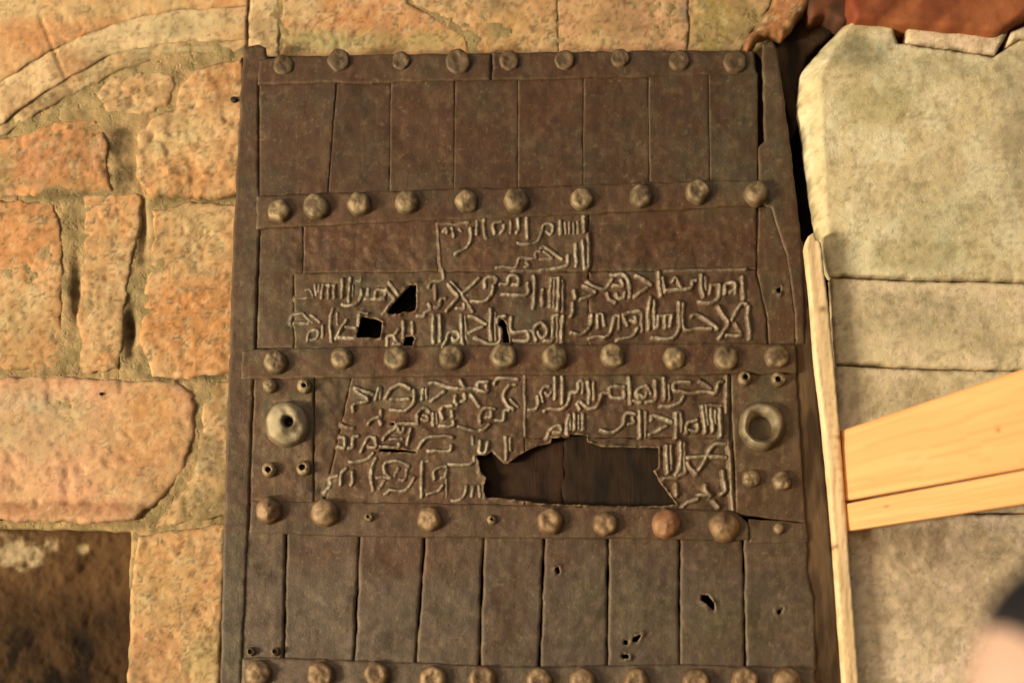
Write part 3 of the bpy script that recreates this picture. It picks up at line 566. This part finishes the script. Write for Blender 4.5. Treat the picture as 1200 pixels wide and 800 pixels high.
stone([(944,74),(966,48),(990,25),(1020,24),(1046,28),(1053,50),(1110,58),(1165,66),(1196,46),(1260,40),(1260,330),(1100,327),(974,322),(966,300),(956,235),(947,165),(941,112)],
      stone_col(PG, PC, PD, blobs=[(1005,60,40,22,(140,134,96),.85),(1030,120,50,30,(204,186,120),.6),(1100,80,60,16,(190,170,118),.7),(1190,150,24,100,(186,164,124),.7),(960,150,8,120,(226,202,144),.9),(970,290,10,40,(226,202,144),.9),(1100,260,60,40,(200,186,134),.5),(1080,300,70,20,(188,170,112),.6)], s=34, seed=30, sp=.42),
      Y=-.045, amp=.45, wob=.9, mat=M_PIER, parent=pier, extra=CH(chx), edge=(3, .006))
stone([(1063,30),(1182,37),(1168,62),(1110,55),(1062,49)], stone_col(PB, PP, PD, s=24, seed=31, sp=.42), Y=-.044, amp=.5, wob=.7, mat=M_PIER, parent=pier, edge=(3, .007))
stone([(1186,35),(1260,10),(1260,42),(1196,44),(1178,56)], stone_col(PP, PB, PD, s=24, seed=32, sp=.42), Y=-.045, amp=.5, wob=.7, mat=M_PIER, parent=pier, edge=(3, .007))
stone([(974,325),(1100,330),(1260,333),(1260,434),(1100,431),(980,426)], stone_col(PB, PG, PD, blobs=[(1080,370,80,30,(196,172,128),.8),(1160,405,30,14,(160,140,100),.5)], s=34, seed=33, sp=.42), Y=-.045, amp=.45, wob=.8, mat=M_PIER, parent=pier, edge=(3, .005))
stone([(980,428.5),(1100,433.5),(1260,436.5),(1260,600),(992,600),(984,520)], stone_col(PB, PG, PD, blobs=[(1060,470,60,30,(186,160,116),.6)], s=34, seed=34, sp=.42), Y=-.0445, amp=.45, wob=.6, mat=M_PIER, parent=pier, edge=(2.4, .004))
stone([(992,602),(1260,602),(1260,842),(1002,842)], stone_col(PP, PB, PD, blobs=[(1100,680,100,80,(198,166,128),.8),(1070,640,60,24,(180,150,114),.6)], s=40, seed=35, sp=.42), Y=-.045, amp=.6, wob=.6, mat=M_PIER, parent=pier, edge=(2.4, .004))

beam = empty('painted_beam', at([1100], [10], -.1)[0], 'orange-red painted timber soffit crossing the top right corner above the pale stone', 'beam')
slab('beam_face', [(1000,-70),(1300,-70),(1222,10),(1168,37),(1100,30),(1004,22),(996,4)], -.075, M_PAINT,
     lambda x, y, h, d: mixc(mixc(np.tile(lin((134, 72, 42)), (len(x), 1)), lin((164, 96, 56)), sst(.0, .5, vn((x + y) / 22, (y - x) / 160, 8))), lin((130, 58, 30)), .7 * sst(1030, 1000, x)),
     lambda x, y: .004 * vn((x + y) / 24, (y - x) / 200, 8) + .002 * fbm(x, y, 14, 6, 3), beam, res=3, thick=.12, edge=(5, .01), wob=.8)
slab('beam_end', [(958,-70),(998,-70),(996,4),(1002,21),(988,26),(968,14),(950,22),(948,8)], -.02, M_PAINT,
     lambda x, y, h, d: mixc(np.tile(lin((112, 66, 42)), (len(x), 1)), lin((78, 50, 32)), sst(-.2, .4, fbm(x, y, 20, 3, 3))),
     lambda x, y: .004 * fbm(x, y, 20, 6, 3), beam, res=3, thick=.06, edge=(4, .008), wob=1)

# ---------------------------------------------------------------- new timber
def wood_col(a, b, c, ang=0, sx=3.2, knots=()):
    ca, sa = math.cos(ang), math.sin(ang)
    def f(x, y, h, d):
        u = x * ca + y * sa; v = -x * sa + y * ca
        n = vn(u / 160, v / sx, 5) * .6 + vn(u / 60, v / (sx * .45), 6) * .4
        o = mixc(np.tile(lin(a), (len(x), 1)), lin(b), sst(-.3, .5, n)); o = mixc(o, lin(c), .35 * sst(.25, .6, vn(u / 200, v / (sx * .3), 9)))
        for kx, ky, kr in knots: o = mixc(o, lin(c) * .5, np.exp(-(((x - kx) / kr) ** 2 + ((y - ky) / kr) ** 2)))
        return o
    return f
bt_ = slab('wooden_batten', [(944,288),(947,277),(954,272),(957,280),(962,284),(970,350),(977,419),(984,500),(993,620),(1007,800),(1010,845),(993,845),(990,800),(977,620),(966,500),(956,419),(950,340)],
           -.085, M_NEWWOOD, wood_col((236, 200, 146), (244, 212, 162), (200, 150, 98), math.radians(82), 3, [(964,362,4),(980,640,3),(983,512,3)]), lambda x, y: .0015 * fbm(x, y / 6, 5, 3, 3), res=1.8, thick=.03, edge=(2.2, .002), wob=.2)
bt_['label'] = 'narrow pale sawn batten standing upright between the iron door and the stone pier'; bt_['category'] = 'batten'

def board(name, tl, tr, br, bl, Yl, Yr, th, label, knots=()):
    """front face through four photo points, left end at depth Yl, right end at Yr"""
    nu, nv = 150, 26; u, v = np.meshgrid(np.linspace(0, 1, nu), np.linspace(0, 1, nv)); u = u.ravel(); v = v.ravel()
    tl, tr, br, bl = map(np.array, (tl, tr, br, bl))
    P0 = at([tl[0], bl[0]], [tl[1], bl[1]], Yl); P1 = at([tr[0], br[0]], [tr[1], br[1]], Yr)
    top = P0[0][None] * (1 - u[:, None]) + P1[0][None] * u[:, None]; bot = P0[1][None] * (1 - u[:, None]) + P1[1][None] * u[:, None]
    W3 = top * (1 - v[:, None]) + bot * v[:, None]
    ee = np.minimum(np.minimum(v, 1 - v) * 110, np.minimum(u, 1 - u) * 300)
    W3[:, 1] += .003 * np.clip(1 - ee / 3, 0, 1) ** 2 - .0015 * vn(u * 3, v * 2, 4)
    x = u * 330; y = v * 110
    col = wood_col((230, 168, 102), (236, 176, 110), (210, 144, 84), 0, 9, knots)(x, y + 7 * vn(x / 70, y / 50, 3), 0, ee)
    i, j = np.meshgrid(np.arange(nu - 1), np.arange(nv - 1)); a = (j * nu + i).ravel(); q = np.c_[a, a + nu, a + nu + 1, a + 1]
    ring = list(range(nu)) + [k * nu + nu - 1 for k in range(1, nv)] + [(nv - 1) * nu + k for k in range(nu - 2, -1, -1)] + [k * nu for k in range(nv - 2, 0, -1)]
    n0 = len(W3); back = W3[ring].copy(); back[:, 1] += th
    V = np.vstack([W3, back]); CC = np.vstack([col, col[ring] * .85]); m = len(ring)
    fs = [tuple(r) for r in q.tolist()] + [(ring[k], ring[(k + 1) % m], n0 + (k + 1) % m, n0 + k) for k in range(m)] + [tuple(n0 + k for k in range(m))]
    o = link(name, mesh_from(name, V, fs, CC), M_PLY)
    o.data.polygons.foreach_set('use_smooth', [True] * len(q) + [False] * (m + 1))
    o['label'] = label; o['category'] = 'board'; o['group'] = 'orange boards fixed to the pale batten'
    return o
board('wooden_board', (986,504), (1290,401), (1290,532), (989.5,586.5), -.072, -.48, .02, 'wide orange board slanting up to the right, upper of the two beside the batten', [(210, 60, 3)])
board('wooden_board', (989.5,590), (1290,533.5), (1290,576), (992,622), -.074, -.48, .022, 'narrow orange board slanting up under the wide one, lower of the two', [(60, 40, 4)])

# ---------------------------------------------------------------- passer-by, close to the lens and out of focus
def skinmesh(name, verts, edges, radii, mat, parent, sub=2):
    me = bpy.data.meshes.new(name); me.from_pydata([tuple(v) for v in verts], edges, []); o = link(name, me, mat, parent)
    sm = o.modifiers.new('skin', 'SKIN'); me.skin_vertices[0].data[0].use_root = True
    for k, r in enumerate(radii): me.skin_vertices[0].data[k].radius = (r if isinstance(r, tuple) else (r, r))
    sm.use_smooth_shade = True; o.modifiers.new('sub', 'SUBSURF').render_levels = sub; o.modifiers['sub'].levels = 1
    return o
M_SKIN = mat_col('skin', rough=.55, spec=.4, grain=200, bump=.1, bdist=.001, mott=.05, attr=False, base=(.62, .38, .26)); 
M_SKIN.node_tree.nodes['Principled BSDF'].inputs['Subsurface Weight'].default_value = .1
M_HAIR = mat_col('black_hair', rough=.5, spec=.4, grain=300, bump=.8, bdist=.003, mott=.4, attr=False, base=(.012, .009, .008), streak=(1, 1, .2))
M_SHIRT = mat_col('grey_cotton', rough=.9, spec=.1, grain=400, bump=.3, bdist=.001, mott=.08, attr=False, base=(.35, .36, .38))
M_TROU = mat_col('dark_denim', rough=.9, spec=.1, grain=400, bump=.3, bdist=.001, mott=.08, attr=False, base=(.05, .06, .1))
YP = CAM[1] + 1.02
hd = at([1284], [846], YP)[0]          # centre of the skull
top = hd[2] + .115
k = top / 1.72
person = empty('person', (hd[0], hd[1], 0), 'blurred passer-by with short black hair at the lower right edge, only the head in view', 'person')
B = lambda x, y, z: (hd[0] + x * k, hd[1] + y * k, z * k)     # facing -x
pv = [B(.01,0,.93), B(.01,0,1.05), B(.0,0,1.2), B(.0,0,1.36), B(.01,0,1.45), B(.0,0,1.52), B(-.01,0,1.585), B(-.005,0,1.65),
      B(0,.17,1.40), B(.03,.21,1.14), B(-.03,.23,.90), B(-.06,.235,.82), B(0,-.17,1.40), B(.03,-.21,1.14), B(-.03,-.23,.90), B(-.06,-.235,.82),
      B(.01,.10,.90), B(0,.11,.50), B(.03,.11,.09), B(-.13,.12,.035), B(.01,-.10,.90), B(0,-.11,.50), B(.03,-.11,.09), B(-.13,-.12,.035)]
pe = [(0,1),(1,2),(2,3),(3,4),(4,5),(5,6),(6,7),(3,8),(8,9),(9,10),(10,11),(3,12),(12,13),(13,14),(14,15),(0,16),(16,17),(17,18),(18,19),(0,20),(20,21),(21,22),(22,23)]
pr = [.14,.125,.13,.13,.058,.055,.095,.10, .055,.042,.028,.032, .055,.042,.028,.032, .085,.055,.04,.035, .085,.055,.04,.035]
# fingers (five per hand) grow out of the palm
for base, s in ((11, 1), (15, -1)):
    for q in range(5):
        a = (-.07 + .018 * q - .02) if q else -.10
        pv += [B(a, s * .235, .775 if q else .80), B(a - .005, s * .228, .70 if q else .765)]; n = len(pv); pe += [(base, n - 2), (n - 2, n - 1)]; pr += [.010, .009]
skinmesh('body', pv, pe, pr, M_SKIN, person)
skinmesh('shirt', [B(.01,0,.97), B(.01,0,1.06), B(0,0,1.2), B(0,0,1.37), B(0,.17,1.405), B(.03,.21,1.16), B(0,-.17,1.405), B(.03,-.21,1.16)], [(0,1),(1,2),(2,3),(3,4),(4,5),(3,6),(6,7)], [.16,.145,.15,.145,.07,.056,.07,.056], M_SHIRT, person)
skinmesh('trousers', [B(.01,0,.96), B(.01,.10,.88), B(0,.11,.5), B(.03,.11,.1), B(.01,-.10,.88), B(0,-.11,.5), B(.03,-.11,.1)], [(0,1),(1,2),(2,3),(0,4),(4,5),(5,6)], [.155,.105,.075,.065,.105,.075,.065], M_TROU, person)
# head shaped as an ovoid with brow, nose, chin (facing -x), joined by its neck to the body
def ovoid(name, fn, mat, nu=40, nv=26, t0=0., t1=math.pi):
    vs = []; fs = []
    for j in range(nv + 1):
        th = t0 + (t1 - t0) * j / nv
        for i in range(nu):
            vs.append(fn(2 * math.pi * i / nu, th))
    for j in range(nv):
        for i in range(nu): fs.append((j * nu + i, (j + 1) * nu + i, (j + 1) * nu + (i + 1) % nu, j * nu + (i + 1) % nu))
    return link(name, mesh_from(name, np.array(vs), fs), mat, person)
def head(ph, th, g=1.0, dz=0):
    x = -math.cos(ph) * math.sin(th); y = math.sin(ph) * math.sin(th); z = math.cos(th)
    X = x * .098 * g + .004; Yy = y * .076 * g; Z = z * .118 * g
    if z < 0: X = x * (.098 + .012 * z) * g; Yy = y * (.076 + .022 * z) * g
    if g <= 1.0:
        X -= .024 * math.exp(-((z + .28) / .13) ** 2) * math.exp(-(y / .16) ** 2) * (x < 0)      # nose
        X -= .008 * math.exp(-((z + .82) / .12) ** 2) * (x < 0) - .006 * math.exp(-((z + .05) / .1) ** 2) * (x < -.5)
    return (hd[0] + X, hd[1] + Yy, hd[2] + Z + dz)
ovoid('face', head, M_SKIN)
def hairf(ph, th):
    g = 1.10 + .03 * math.sin(ph * 9) * math.sin(th * 7)
    front = (1 + math.cos(ph)) / 2                      # 1 = face side
    lim = 1.75 - .62 * front ** 1.6
    t = min(th, 1) * lim
    x, y, z = head(ph, t, g * (1 - .11 * max(0, th - .85) / .15))
    return (x + .012, y, z + .004)
ovoid('hair', hairf, M_HAIR, 40, 20, 0, 1.0)
for s in (1, -1):
    ex = np.array([hd[0] - .083, hd[1] + s * .031, hd[2] + .002])
    vs = []; fs = []
    for j in range(9):
        for i in range(12):
            t, p = math.pi * j / 8, 2 * math.pi * i / 12; vs.append(ex + .012 * np.array([math.sin(t) * math.cos(p), math.sin(t) * math.sin(p), math.cos(t)]))
    for j in range(8):
        for i in range(12): fs.append((j * 12 + i, (j + 1) * 12 + i, (j + 1) * 12 + (i + 1) % 12, j * 12 + (i + 1) % 12))
    link('eye', mesh_from('eye', np.array(vs), fs), M_HAIR, person)
    c = np.array([hd[0] + .012, hd[1] + s * .078, hd[2] - .015]); vs = []; fs = []
    for j in range(9):
        for i in range(14):
            t, p = math.pi * j / 8, 2 * math.pi * i / 14; vs.append(c + np.array([.017 * math.sin(t) * math.cos(p), s * .008 * math.sin(t) * math.sin(p) + s * .004, .031 * math.cos(t)]))
    for j in range(8):
        for i in range(14): fs.append((j * 14 + i, (j + 1) * 14 + i, (j + 1) * 14 + (i + 1) % 14, j * 14 + (i + 1) % 14))
    link('ear', mesh_from('ear', np.array(vs), fs), M_SKIN, person)
# paved floor of the gateway that the passer-by stands on
g = link('ground', mesh_from('ground', np.array([(-8, -9, 0), (8, -9, 0), (8, .3, 0), (-8, .3, 0)], float), [(0, 1, 2, 3)], np.tile(lin((190, 170, 130)), (4, 1)), False), M_PIER)
g['kind'] = 'structure'
